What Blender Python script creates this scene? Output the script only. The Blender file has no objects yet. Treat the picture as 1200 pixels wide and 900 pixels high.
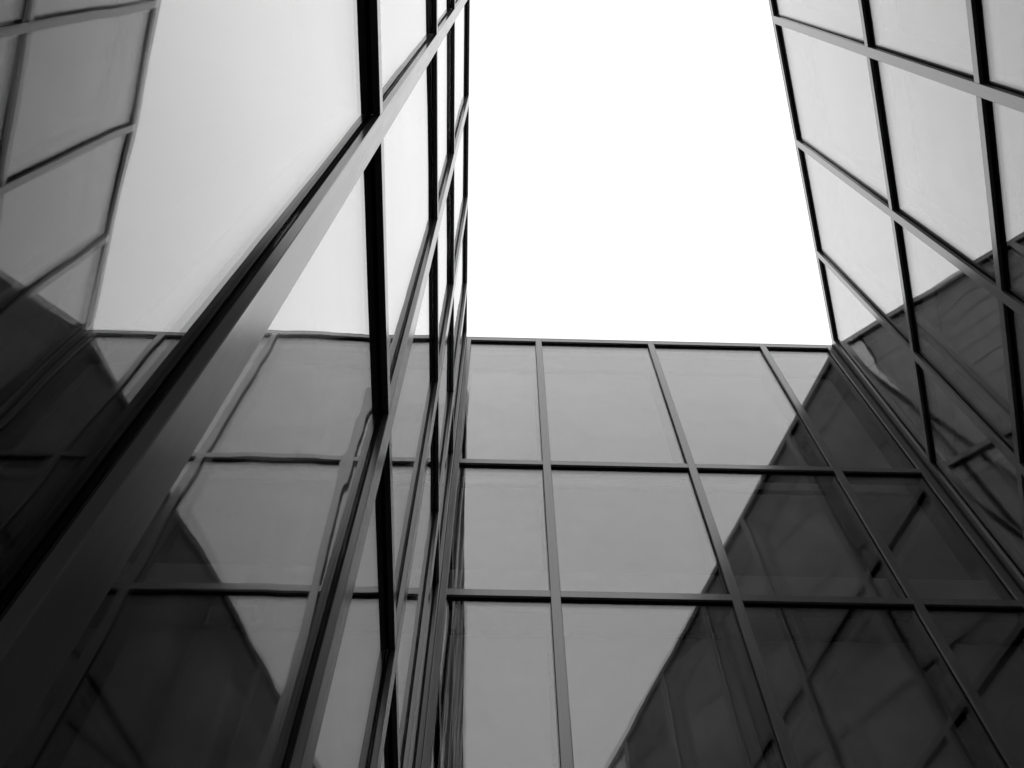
import bpy, bmesh, math, random
from mathutils import Vector, Matrix
random.seed(7)
S = bpy.context.scene
COL = S.collection
EYE = 1.6                                   # camera height above the paving

# ---------------------------------------------------------------- camera
cam = bpy.data.cameras.new('camera')
camo = bpy.data.objects.new('camera', cam)
COL.objects.link(camo)
PITCH, ROLL = math.radians(65.2365), math.radians(-0.1688)
F = Vector((0, math.cos(PITCH), math.sin(PITCH)))
R0 = Vector((1, 0, 0)); U0 = R0.cross(F)
RR = R0*math.cos(ROLL) + U0*math.sin(ROLL)
UU = -R0*math.sin(ROLL) + U0*math.cos(ROLL)
camo.matrix_world = Matrix(((RR.x, UU.x, -F.x, 0), (RR.y, UU.y, -F.y, 0), (RR.z, UU.z, -F.z, EYE), (0, 0, 0, 1)))
cam.sensor_width = 36; cam.sensor_fit = 'HORIZONTAL'
cam.lens = 36*1155.78/1200
cam.clip_start = 0.05; cam.clip_end = 3000
S.camera = camo

# ---------------------------------------------------------------- sky (black and white photograph of an overcast sky)
SUN_EL, SUN_AZ = math.radians(30), math.radians(0)      # veiled sun low behind the far wing
w = bpy.data.worlds.new('World'); S.world = w; w.use_nodes = True
nt = w.node_tree; N = nt.nodes; L = nt.links; N.clear()
out = N.new('ShaderNodeOutputWorld'); bg = N.new('ShaderNodeBackground')
sky = N.new('ShaderNodeTexSky'); sky.sky_type = 'NISHITA'; sky.sun_disc = False
sky.sun_elevation = SUN_EL; sky.sun_rotation = SUN_AZ
sky.air_density = 1.0; sky.dust_density = 4.0; sky.ozone_density = 1.0
bw = N.new('ShaderNodeRGBToBW'); L.new(sky.outputs[0], bw.inputs[0])
tc = N.new('ShaderNodeTexCoord'); sep = N.new('ShaderNodeSeparateXYZ'); L.new(tc.outputs['Generated'], sep.inputs[0])
# cloud deck: three times brighter overhead than at the horizon
mr = N.new('ShaderNodeMapRange'); mr.inputs['From Min'].default_value = 0; mr.inputs['From Max'].default_value = 1
mr.inputs['To Min'].default_value = 4.2; mr.inputs['To Max'].default_value = 11.3
L.new(sep.outputs[2], mr.inputs['Value'])
cn = N.new('ShaderNodeTexNoise'); cn.inputs['Scale'].default_value = 2.2; cn.inputs['Detail'].default_value = 5
L.new(tc.outputs['Generated'], cn.inputs['Vector'])
cm = N.new('ShaderNodeMapRange'); cm.inputs['From Min'].default_value = .3; cm.inputs['From Max'].default_value = .7
cm.inputs['To Min'].default_value = .93; cm.inputs['To Max'].default_value = 1.07
L.new(cn.outputs[0], cm.inputs['Value'])
mu = N.new('ShaderNodeMath'); mu.operation = 'MULTIPLY'; L.new(mr.outputs[0], mu.inputs[0]); L.new(cm.outputs[0], mu.inputs[1])
mx = N.new('ShaderNodeMix'); mx.data_type = 'FLOAT'; mx.inputs[0].default_value = 0.92
L.new(bw.outputs[0], mx.inputs[2]); L.new(mu.outputs[0], mx.inputs[3])
L.new(mx.outputs[0], bg.inputs[0]); bg.inputs[1].default_value = 0.12
L.new(bg.outputs[0], out.inputs[0])

sl = bpy.data.lights.new('sun', 'SUN'); sl.energy = 0.5; sl.angle = math.radians(40); sl.color = (1, 1, 1)
so = bpy.data.objects.new('sun', sl); COL.objects.link(so)
sd = Vector((math.sin(SUN_AZ)*math.cos(SUN_EL), math.cos(SUN_AZ)*math.cos(SUN_EL), math.sin(SUN_EL)))
so.rotation_euler = (-sd).to_track_quat('-Z', 'Y').to_euler()
so.location = (0, 40, 40)

S.view_settings.view_transform = 'Standard'; S.view_settings.look = 'None'
S.view_settings.exposure = 0.0; S.view_settings.gamma = 1.0; S.view_settings.use_curve_mapping = False
S.render.engine = 'CYCLES'
S.cycles.max_bounces = 14; S.cycles.glossy_bounces = 10; S.cycles.diffuse_bounces = 3
S.cycles.transparent_max_bounces = 32; S.cycles.transmission_bounces = 8

# ---------------------------------------------------------------- materials
def mat(name):
    m = bpy.data.materials.new(name); m.use_nodes = True
    n = m.node_tree.nodes; b = n['Principled BSDF']
    return m, n, m.node_tree.links, b

def satin_metal(name, base, rough, ior=1.6, var=.10):
    m, n, l, b = mat(name)
    tc = n.new('ShaderNodeTexCoord')
    mp = n.new('ShaderNodeMapping'); mp.inputs['Scale'].default_value = (9, 9, 1.1); l.new(tc.outputs['Object'], mp.inputs[0])
    t = n.new('ShaderNodeTexNoise'); t.inputs['Scale'].default_value = 2.5; t.inputs['Detail'].default_value = 7; t.inputs['Roughness'].default_value = .65
    l.new(mp.outputs[0], t.inputs['Vector'])
    r = n.new('ShaderNodeMapRange'); r.inputs['From Min'].default_value = .3; r.inputs['From Max'].default_value = .7
    r.inputs['To Min'].default_value = base*(1-var); r.inputs['To Max'].default_value = base*(1+var)
    l.new(t.outputs[0], r.inputs['Value']); l.new(r.outputs[0], b.inputs['Base Color'])
    r2 = n.new('ShaderNodeMapRange'); r2.inputs['From Min'].default_value = .3; r2.inputs['From Max'].default_value = .7
    r2.inputs['To Min'].default_value = rough-.02; r2.inputs['To Max'].default_value = rough+.03
    l.new(t.outputs[0], r2.inputs['Value']); l.new(r2.outputs[0], b.inputs['Roughness'])
    b.inputs['IOR'].default_value = ior
    # a few dried water marks and scratches
    t2 = n.new('ShaderNodeTexNoise'); t2.inputs['Scale'].default_value = 60; t2.inputs['Detail'].default_value = 3
    l.new(mp.outputs[0], t2.inputs['Vector'])
    bp = n.new('ShaderNodeBump'); bp.inputs['Strength'].default_value = .05; bp.inputs['Distance'].default_value = .002
    l.new(t2.outputs[0], bp.inputs['Height']); l.new(bp.outputs[0], b.inputs['Normal'])
    return m

def plain(name, base, rough, scale=3, var=.15):
    m, n, l, b = mat(name)
    tc = n.new('ShaderNodeTexCoord'); t = n.new('ShaderNodeTexNoise'); t.inputs['Scale'].default_value = scale; t.inputs['Detail'].default_value = 6
    l.new(tc.outputs['Object'], t.inputs['Vector'])
    r = n.new('ShaderNodeMapRange'); r.inputs['From Min'].default_value = .3; r.inputs['From Max'].default_value = .7
    r.inputs['To Min'].default_value = base*(1-var); r.inputs['To Max'].default_value = base*(1+var)
    l.new(t.outputs[0], r.inputs['Value']); l.new(r.outputs[0], b.inputs['Base Color'])
    b.inputs['Roughness'].default_value = rough
    return m

def glass(name, f0, wob, wscale, tint):
    """one face of a float glass sheet: mirror by Schlick, the rest passes through; slow waves in the normal"""
    m = bpy.data.materials.new(name); m.use_nodes = True
    n = m.node_tree.nodes; l = m.node_tree.links; n.clear()
    o = n.new('ShaderNodeOutputMaterial'); g = n.new('ShaderNodeBsdfGlossy'); g.inputs['Roughness'].default_value = 0.0
    g.inputs['Color'].default_value = (.93, .93, .93, 1)
    tr = n.new('ShaderNodeBsdfTransparent'); tr.inputs['Color'].default_value = (tint, tint, tint, 1)
    geo = n.new('ShaderNodeNewGeometry'); oi = n.new('ShaderNodeObjectInfo'); tc = n.new('ShaderNodeTexCoord')
    sh = n.new('ShaderNodeVectorMath'); sh.operation = 'ADD'
    mulr = n.new('ShaderNodeMath'); mulr.operation = 'MULTIPLY'; mulr.inputs[1].default_value = 57.0
    l.new(oi.outputs['Random'], mulr.inputs[0])
    l.new(tc.outputs['Object'], sh.inputs[0]); l.new(mulr.outputs[0], sh.inputs[1])
    def noisevec(sc, amp, mapsc):
        mp = n.new('ShaderNodeMapping'); mp.inputs['Scale'].default_value = mapsc; l.new(sh.outputs[0], mp.inputs[0])
        t = n.new('ShaderNodeTexNoise'); t.inputs['Scale'].default_value = sc; t.inputs['Detail'].default_value = 1.0
        l.new(mp.outputs[0], t.inputs['Vector'])
        s = n.new('ShaderNodeVectorMath'); s.operation = 'SUBTRACT'; s.inputs[1].default_value = (.5, .5, .5)
        l.new(t.outputs['Color'], s.inputs[0])
        k = n.new('ShaderNodeVectorMath'); k.operation = 'SCALE'; k.inputs['Scale'].default_value = amp
        l.new(s.outputs[0], k.inputs[0]); return k
    a = noisevec(wscale, wob, (1, 1, .8)); b = noisevec(wscale*3.1, wob*.35, (.6, .6, 1.8))
    ad = n.new('ShaderNodeVectorMath'); ad.operation = 'ADD'; l.new(a.outputs[0], ad.inputs[0]); l.new(b.outputs[0], ad.inputs[1])
    ad2 = n.new('ShaderNodeVectorMath'); ad2.operation = 'ADD'; l.new(geo.outputs['Normal'], ad2.inputs[0]); 
    # each pane sits at its own small angle in the frame
    wn = n.new('ShaderNodeTexWhiteNoise'); wn.noise_dimensions = '1D'; l.new(mulr.outputs[0], wn.inputs['W'])
    ws = n.new('ShaderNodeVectorMath'); ws.operation = 'SUBTRACT'; ws.inputs[1].default_value = (.5, .5, .5); l.new(wn.outputs['Color'], ws.inputs[0])
    wk = n.new('ShaderNodeVectorMath'); wk.operation = 'SCALE'; wk.inputs['Scale'].default_value = .006; l.new(ws.outputs[0], wk.inputs[0])
    ad3 = n.new('ShaderNodeVectorMath'); ad3.operation = 'ADD'; l.new(ad.outputs[0], ad3.inputs[0]); l.new(wk.outputs[0], ad3.inputs[1])
    l.new(ad3.outputs[0], ad2.inputs[1])
    no = n.new('ShaderNodeVectorMath'); no.operation = 'NORMALIZE'; l.new(ad2.outputs[0], no.inputs[0])
    l.new(no.outputs[0], g.inputs['Normal'])
    dt = n.new('ShaderNodeVectorMath'); dt.operation = 'DOT_PRODUCT'; l.new(geo.outputs['Normal'], dt.inputs[0]); l.new(geo.outputs['Incoming'], dt.inputs[1])
    ab = n.new('ShaderNodeMath'); ab.operation = 'ABSOLUTE'; l.new(dt.outputs['Value'], ab.inputs[0])
    om = n.new('ShaderNodeMath'); om.operation = 'SUBTRACT'; om.inputs[0].default_value = 1; l.new(ab.outputs[0], om.inputs[1])
    pw = n.new('ShaderNodeMath'); pw.operation = 'POWER'; pw.inputs[1].default_value = 5; l.new(om.outputs[0], pw.inputs[0])
    ma = n.new('ShaderNodeMath'); ma.operation = 'MULTIPLY_ADD'; ma.inputs[1].default_value = 1-f0; ma.inputs[2].default_value = f0
    l.new(pw.outputs[0], ma.inputs[0])
    ms = n.new('ShaderNodeMixShader'); l.new(ma.outputs[0], ms.inputs[0]); l.new(tr.outputs[0], ms.inputs[1]); l.new(g.outputs[0], ms.inputs[2])
    l.new(ms.outputs[0], o.inputs[0])
    return m

M_CAP = satin_metal('anodised_aluminium', .25, .19, 2.1)
M_GROOVE = plain('black_rubber_gasket', .012, .7)
M_SOFFIT = satin_metal('dark_inner_frame', .05, .45)
M_GL_OUT = glass('outer_float_glass', .085, .0085, .9, .95)
M_GL_LEFT = glass('wavy_outer_float_glass', .085, .021, .9, .95)
M_GL_IN = glass('inner_float_glass', .085, .010, .6, .95)
M_GL_IN_L = glass('bowed_inner_float_glass', .085, .05, .42, .95)
M_SEAL = plain('black_edge_seal', .008, .8)
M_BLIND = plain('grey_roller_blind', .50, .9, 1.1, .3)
def vary(m, amt):
    n = m.node_tree.nodes; l = m.node_tree.links; b = n['Principled BSDF']; src = b.inputs['Base Color'].links[0].from_socket
    oi = n.new('ShaderNodeObjectInfo'); mr = n.new('ShaderNodeMapRange'); mr.inputs['To Min'].default_value = 1-amt; mr.inputs['To Max'].default_value = 1+amt
    l.new(oi.outputs['Random'], mr.inputs['Value']); mu = n.new('ShaderNodeMath'); mu.operation = 'MULTIPLY'
    l.new(src, mu.inputs[0]); l.new(mr.outputs[0], mu.inputs[1]); l.new(mu.outputs[0], b.inputs['Base Color'])
vary(M_BLIND, .35)
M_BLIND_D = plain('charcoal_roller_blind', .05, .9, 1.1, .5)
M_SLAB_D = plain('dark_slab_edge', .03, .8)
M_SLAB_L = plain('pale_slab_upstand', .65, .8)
M_CONC = plain('rendered_concrete', .28, .85, 1.5)
M_ROOF = plain('roof_membrane', .2, .9, 2)
def paving():
    m, n, l, b = mat('dark_stone_paving')
    tc = n.new('ShaderNodeTexCoord'); br = n.new('ShaderNodeTexBrick')
    br.inputs['Scale'].default_value = 1.0; br.inputs['Brick Width'].default_value = .6; br.inputs['Row Height'].default_value = .6
    br.inputs['Mortar Size'].default_value = .006; br.offset = 0
    br.inputs['Color1'].default_value = (.035,)*3+(1,); br.inputs['Color2'].default_value = (.045,)*3+(1,); br.inputs['Mortar'].default_value = (.02,)*3+(1,)
    l.new(tc.outputs['Object'], br.inputs['Vector']); l.new(br.outputs[0], b.inputs['Base Color']); b.inputs['Roughness'].default_value = .75
    return m
M_PAVE = paving(); M_GROUND = plain('asphalt', .05, .9, .8)

# ---------------------------------------------------------------- mesh helpers
def link(name, verts, faces, mats, parent=None, midx=None):
    me = bpy.data.meshes.new(name); me.from_pydata([tuple(v) for v in verts], [], faces)
    for m in mats: me.materials.append(m)
    if midx:
        for p, i in zip(me.polygons, midx): p.material_index = i
    bm = bmesh.new(); bm.from_mesh(me); bmesh.ops.recalc_face_normals(bm, faces=bm.faces); bm.to_mesh(me); bm.free()
    me.update()
    o = bpy.data.objects.new(name, me); COL.objects.link(o)
    if parent: o.parent = parent
    return o

def prism(poly, z0, z1):
    n = len(poly); v = [(x, y, z0) for x, y in poly] + [(x, y, z1) for x, y in poly]
    f = [tuple(range(n-1, -1, -1)), tuple(range(n, 2*n))] + [(i, (i+1) % n, n+(i+1) % n, n+i) for i in range(n)]
    return v, f

class Wall:
    """facade frame: s runs along the facade, q is positive towards the courtyard (0 = cap faces), z up"""
    def __init__(self, ox, oy, deg):
        a = math.radians(deg); self.o = Vector((ox, oy, 0)); self.d = Vector((math.cos(a), math.sin(a), 0))
        n = Vector((-self.d.y, self.d.x, 0))
        if n.dot(Vector((1.0, 1.0, 0)) - self.o) < 0: n = -n
        self.n = n
    def p(self, s, q, z): return self.o + self.d*s + self.n*q + Vector((0, 0, z))
    def xy(self, s, q): v = self.p(s, q, 0); return (v.x, v.y)
    def box(self, s0, s1, q0, q1, z0, z1):
        c = [(s0, q0), (s1, q0), (s1, q1), (s0, q1)]
        v = [self.p(s, q, z0) for s, q in c] + [self.p(s, q, z1) for s, q in c]
        f = [(0, 1, 2, 3), (4, 7, 6, 5), (0, 4, 5, 1), (1, 5, 6, 2), (2, 6, 7, 3), (3, 7, 4, 0)]
        return v, f

def profile(w, ch=.0022):
    """cap, gasket groove, inner frame: outline in (across, q) and the material of each side"""
    h = w/2; g = h-.006
    pts = [(-g, -.0345), (-g, -.0255), (-h, -.0255), (-h, -ch), (-h+ch, 0),
           (h-ch, 0), (h, -ch), (h, -.0255), (g, -.0255), (g, -.0345)]
    ms = [1, 1, 0, 0, 0, 0, 0, 1, 1, 1]
    return pts, ms

def mullion(W, c, w, z0, z1, parent):
    pts, ms = profile(w); n = len(pts)
    v = [W.p(c+a, q, z0) for a, q in pts] + [W.p(c+a, q, z1) for a, q in pts]
    f = [(i, (i+1) % n, n+(i+1) % n, n+i) for i in range(n)] + [tuple(range(n-1, -1, -1)), tuple(range(n, 2*n))]
    o = link('mullion', v, f, [M_CAP, M_GROOVE], parent, ms+[0, 0])
    vv, ff = W.box(c-.028, c+.028, -.180, -.0600, z0, z1)          # inner leg seen through the glass
    link('inner_leg', vv, ff, [M_SOFFIT], o)
    return o

def transom(W, s0, s1, zb, h, parent):
    pts, ms = profile(h); n = len(pts); zc = zb+h/2
    v = [W.p(s0, q-.0015, zc+a) for a, q in pts] + [W.p(s1, q-.0015, zc+a) for a, q in pts]
    f = [(i, (i+1) % n, n+(i+1) % n, n+i) for i in range(n)] + [tuple(range(n-1, -1, -1)), tuple(range(n, 2*n))]
    o = link('transom', v, f, [M_CAP, M_GROOVE], parent, ms+[0, 0])
    v, f = W.box(s0+.005, s1-.005, -.150, -.0600, zb-.018, zb+h+.010)    # inner rail seen through the glass
    link('inner_rail', v, f, [M_SEAL], o)
    return o

HT = .085                                        # height of a transom face
Z0 = 12.2278+EYE                                 # underside of the roof edge
ROWS = [Z0, 8.8832+EYE, 6.6642+EYE, 3.6504+EYE, 0.35+EYE, 0.02]   # undersides of the transom faces, top row down
SLABS = [(6.53+EYE, 7.35+EYE), (-.1+EYE, .6+EYE)]

def window(W, s0, s1, z0, z1, gm, parent):
    t = .012
    def sheet(q0, q1):                           # a sheet of glass with a hair of twist in its fixing
        v, f = W.box(s0-t, s1+t, q0, q1, z0-t, z1+t); return v, f
    v, f = sheet(-.0410, -.0350)
    k = random.uniform(-.0005, .0005); k2 = random.uniform(-.0005, .0005)
    v = [p + W.n*(k*(1 if p.z > (z0+z1)/2 else -1) + k2*(1 if (p-W.o).dot(W.d) > (s0+s1)/2 else -1) - .0008) for p in v]
    o = link('window', v, f, [gm], parent)
    v, f = sheet(-.0580, -.0520)
    # black seal between the sheets, showing as a dark rim
    m = .020; V = []; Fc = []
    for a, b, c, d in ((s0-t, s1+t, z0-t, z0+m), (s0-t, s1+t, z1-m-.006, z1+t), (s0-t, s0+m*.5, z0+m, z1-m-.006), (s1-m*.5, s1+t, z0+m, z1-m-.006)):
        vv, ff = W.box(a, b, -.0508, -.0422, c, d); k0 = len(V); V += vv; Fc += [tuple(i+k0 for i in g) for g in ff]
    link('edge_seal', V, Fc, [M_SEAL], o)
    # the two sheets of a sealed unit are never quite parallel
    k = random.uniform(-.0008, .0008); k2 = random.uniform(-.0008, .0008)
    v = [p + W.n*(k*(1 if p.z > (z0+z1)/2 else -1) + k2*(1 if (p-W.o).dot(W.d) > (s0+s1)/2 else -1)) for p in v]
    link('inner_pane', v, f, [M_GL_IN_L if gm is M_GL_LEFT else M_GL_IN], o)
    # roller blind behind the glass, clear of the floor slabs
    segs = [(z0, z1)]
    for a, b in SLABS:
        ns = []
        for u, x in segs:
            if b <= u or a >= x: ns.append((u, x)); continue
            if a > u: ns.append((u, a))
            if b < x: ns.append((b, x))
        segs = ns
    for u, x in segs:
        if x-u < .1: continue
        n = 14; vs = []; fs = []
        ph = random.uniform(0, 6)
        for j in range(n+1):
            s = s0+.03+(s1-s0-.06)*j/n; q = -.30+.006*math.sin(ph+j*1.3)
            vs += [W.p(s, q, u+.004), W.p(s, q, x-.004)]
        fs = [(2*j, 2*j+1, 2*j+3, 2*j+2) for j in range(n)]
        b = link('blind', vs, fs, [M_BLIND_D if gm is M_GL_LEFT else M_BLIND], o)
        for pl in b.data.polygons: pl.use_smooth = True
    return o

def facade(W, mull, w, ends, gm, parent, wide={}):
    """mull: centres of the plain mullions; ends: ((s_a, s_b), (s_a, s_b)) of the two end jambs"""
    edges = [ends[0]] + [(c-wide.get(c, w)/2, c+wide.get(c, w)/2) for c in mull] + [ends[1]]
    ztop = Z0+.085
    for a, b in edges: mullion(W, (a+b)/2, b-a, 0.01, ztop, parent)
    for i in range(len(edges)-1):
        s0, s1 = edges[i][1], edges[i+1][0]
        for k, zb in enumerate(ROWS): transom(W, s0+.0008, s1-.0008, zb, HT, parent)
        for k in range(len(ROWS)-1): window(W, s0, s1, ROWS[k+1]+HT, ROWS[k], gm, parent)
    sa, sb = edges[0][0], edges[-1][1]
    v, f = W.box(sa, sb, -.45, .0, ztop+.001, ztop+.020)
    link('coping', v, f, [M_CAP], parent)

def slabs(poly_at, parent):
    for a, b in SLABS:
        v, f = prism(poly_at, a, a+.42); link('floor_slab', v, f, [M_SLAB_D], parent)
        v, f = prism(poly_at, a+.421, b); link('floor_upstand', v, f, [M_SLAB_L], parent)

def wing(name, label, cat='building'):
    e = bpy.data.objects.new(name, None); COL.objects.link(e); e.empty_display_size = .5
    e['label'] = label; e['category'] = cat; e['group'] = 'glass clad wings round the courtyard'
    return e

WL = Wall(-.4539, 0, 91.7344); WB = Wall(0, 5, 1.6354); WR = Wall(2.7749, 0, 73.0215)

def body(W, s0, s1, poly, parent, D=4.5):
    """what stands behind the facade: slabs, roof and the plain outer walls; poly = footprint from q=-.24 back"""
    slabs(poly, parent)
    v, f = prism(poly, Z0-.35, Z0+.03); link('roof', v, f, [M_ROOF], parent)
    n = len(poly)
    cx = sum(p[0] for p in poly)/n; cy = sum(p[1] for p in poly)/n
    for i in range(1, n):                       # side 0 is the glazed one
        a = Vector(poly[i]); b = Vector(poly[(i+1) % n]); d = (b-a).normalized(); nn = Vector((-d.y, d.x))
        if nn.dot(Vector((cx, cy))-a) > 0: nn = -nn
        q = [a+d*.002, b-d*.002, b-d*.002+nn*.2, a+d*.002+nn*.2]
        v, f = prism([tuple(x) for x in q], 0.0, Z0+.05)
        link('outer_wall', v, f, [M_CONC], parent)

# near wing on the left
gl = wing('glass_wing', 'glass wing on the left seen almost edge on, mirroring the other two wings')
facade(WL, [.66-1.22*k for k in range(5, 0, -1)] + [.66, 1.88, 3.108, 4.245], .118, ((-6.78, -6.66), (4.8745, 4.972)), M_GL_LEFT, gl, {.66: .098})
body(WL, -6.7, 4.97, [WL.xy(-6.7, -.24), WL.xy(4.9, -.24), WL.xy(4.9, -4.5), WL.xy(-6.7, -4.5)], gl)

# wing across the end
gb = wing('glass_wing', 'glass wing across the end, half pale with sky and half dark with reflected facade')
facade(WB, [.3565, 1.862, 3.372], .081, ((-.603, -.546), (4.244, 4.325)), M_GL_OUT, gb)
body(WB, 0, 0, [WB.xy(-.55, -.24), WB.xy(4.45, -.24), WB.xy(8.2, -.24), WB.xy(8.2, -4.5), WB.xy(-5.1, -4.5), WB.xy(-5.1, -.24)], gb)

# wing on the right
gr = wing('glass_wing', 'glass wing on the right with bright upper panes above a dark reflected wedge')
facade(WR, [2.5085-1.4925*k for k in range(5, 1, -1)] + [1.0155, 2.5085, 3.985], .092, ((-6.55, -6.458), (5.235, 5.335)), M_GL_OUT, gr)
body(WR, 0, 0, [WR.xy(-6.5, -.24), WR.xy(5.2, -.24), WR.xy(5.2, -4.5), WR.xy(-6.5, -4.5)], gr)

# taller block added out of view beyond the left wing: it darkens what the end wing mirrors by way of the right wing
tw = bpy.data.objects.new('added_sky_blocker', None); COL.objects.link(tw); tw.location = (0, 0, 0)
tw['label'] = 'unseen grey block added beyond the left wing to darken the mirrored glass'; tw['category'] = 'building'
M_BLOCKER = plain('sky_blocker_grey', .48, .8, .6); M_BLOCKER_PANEL = plain('sky_blocker_panel', .36, .55, .5)
TX0, TX1, TY0, TY1, TH = -17.0, -9.0, -13.0, 4.6, 45.0
v, f = prism([(TX0, TY0), (TX1, TY0), (TX1, TY1), (TX0, TY1)], 0.0, TH)
link('blocker_body', v, f, [M_BLOCKER], tw)
v, f = prism([(TX0-.15, TY0-.15), (TX1+.15, TY0-.15), (TX1+.15, TY1+.15), (TX0-.15, TY1+.15)], TH+.001, TH+.35)
link('roof', v, f, [M_BLOCKER], tw)
for fl in range(13):
    z = 1.2+fl*3.35
    for k in range(6):
        y = TY0+.7+k*2.72
        v, f = prism([(TX1+.003, y), (TX1+.05, y), (TX1+.05, y+2.1), (TX1+.003, y+2.1)], z, z+1.7)
        link('window', v, f, [M_BLOCKER_PANEL], tw)  # facing panel on the added sky blocker

# unseen tall block added far behind the viewer: dims only what the right wing mirrors by way of the end wing
hr = bpy.data.objects.new('added_far_blocker', None); COL.objects.link(hr)
hr['label'] = 'unseen pale block added far behind the courtyard to dim the mirrored glass at right'; hr['category'] = 'building'
M_FAR = plain('far_blocker_pale', .55, .8, .2); M_FAR_BAND = plain('far_blocker_band', .52, .6, .2)
v, f = prism([(-34, -80), (-4.3, -80), (-4.3, -60), (-34, -60)], 0.0, 150.0); link('blocker_body', v, f, [M_FAR], hr)
v, f = prism([(-34.3, -80.3), (-4.0, -80.3), (-4.0, -59.7), (-34.3, -59.7)], 150.003, 151.0); link('roof', v, f, [M_FAR], hr)
for fl in range(40):
    v, f = prism([(-33.2, -59.997), (-6.0, -59.997), (-6.0, -59.9), (-33.2, -59.9)], 2.0+fl*3.6, 3.6+fl*3.6)
    link('window', v, f, [M_FAR_BAND], hr)  # band across the face of the added far block

# black rubber corner fillers between the paired jambs
def filler(A, sa, B, sb, back):
    lo = [A.xy(sa, -.004), B.xy(sb, -.004), B.xy(sb, -.232), A.xy(sa, -.232)]
    v, f = prism(lo, .01, Z0+.085); link('corner_gasket', v, f, [M_GROOVE], gb)
    hi = [A.xy(sa, 0), B.xy(sb, 0), B.xy(sb, -.232), back, A.xy(sa, -.232)]
    v, f = prism(hi, Z0+.0862, Z0+.105); link('corner_coping', v, f, [M_CAP], gb)
filler(WB, 4.3255, WR, 5.3358, (4.60, 5.30))
filler(WB, -.6035, WL, 4.9725, (-.80, 5.20))

# ---------------------------------------------------------------- ground
def sheet(name, x0, x1, y0, y1, z, m):
    o = link(name, [(x0, y0, z), (x1, y0, z), (x1, y1, z), (x0, y1, z)], [(0, 1, 2, 3)], [m]); o['kind'] = 'structure'; return o
sheet('ground', -900, 900, -900, 900, -.012, M_GROUND)
sheet('courtyard_paving', -5.5, 8.5, -14, 9, -.004, M_PAVE)
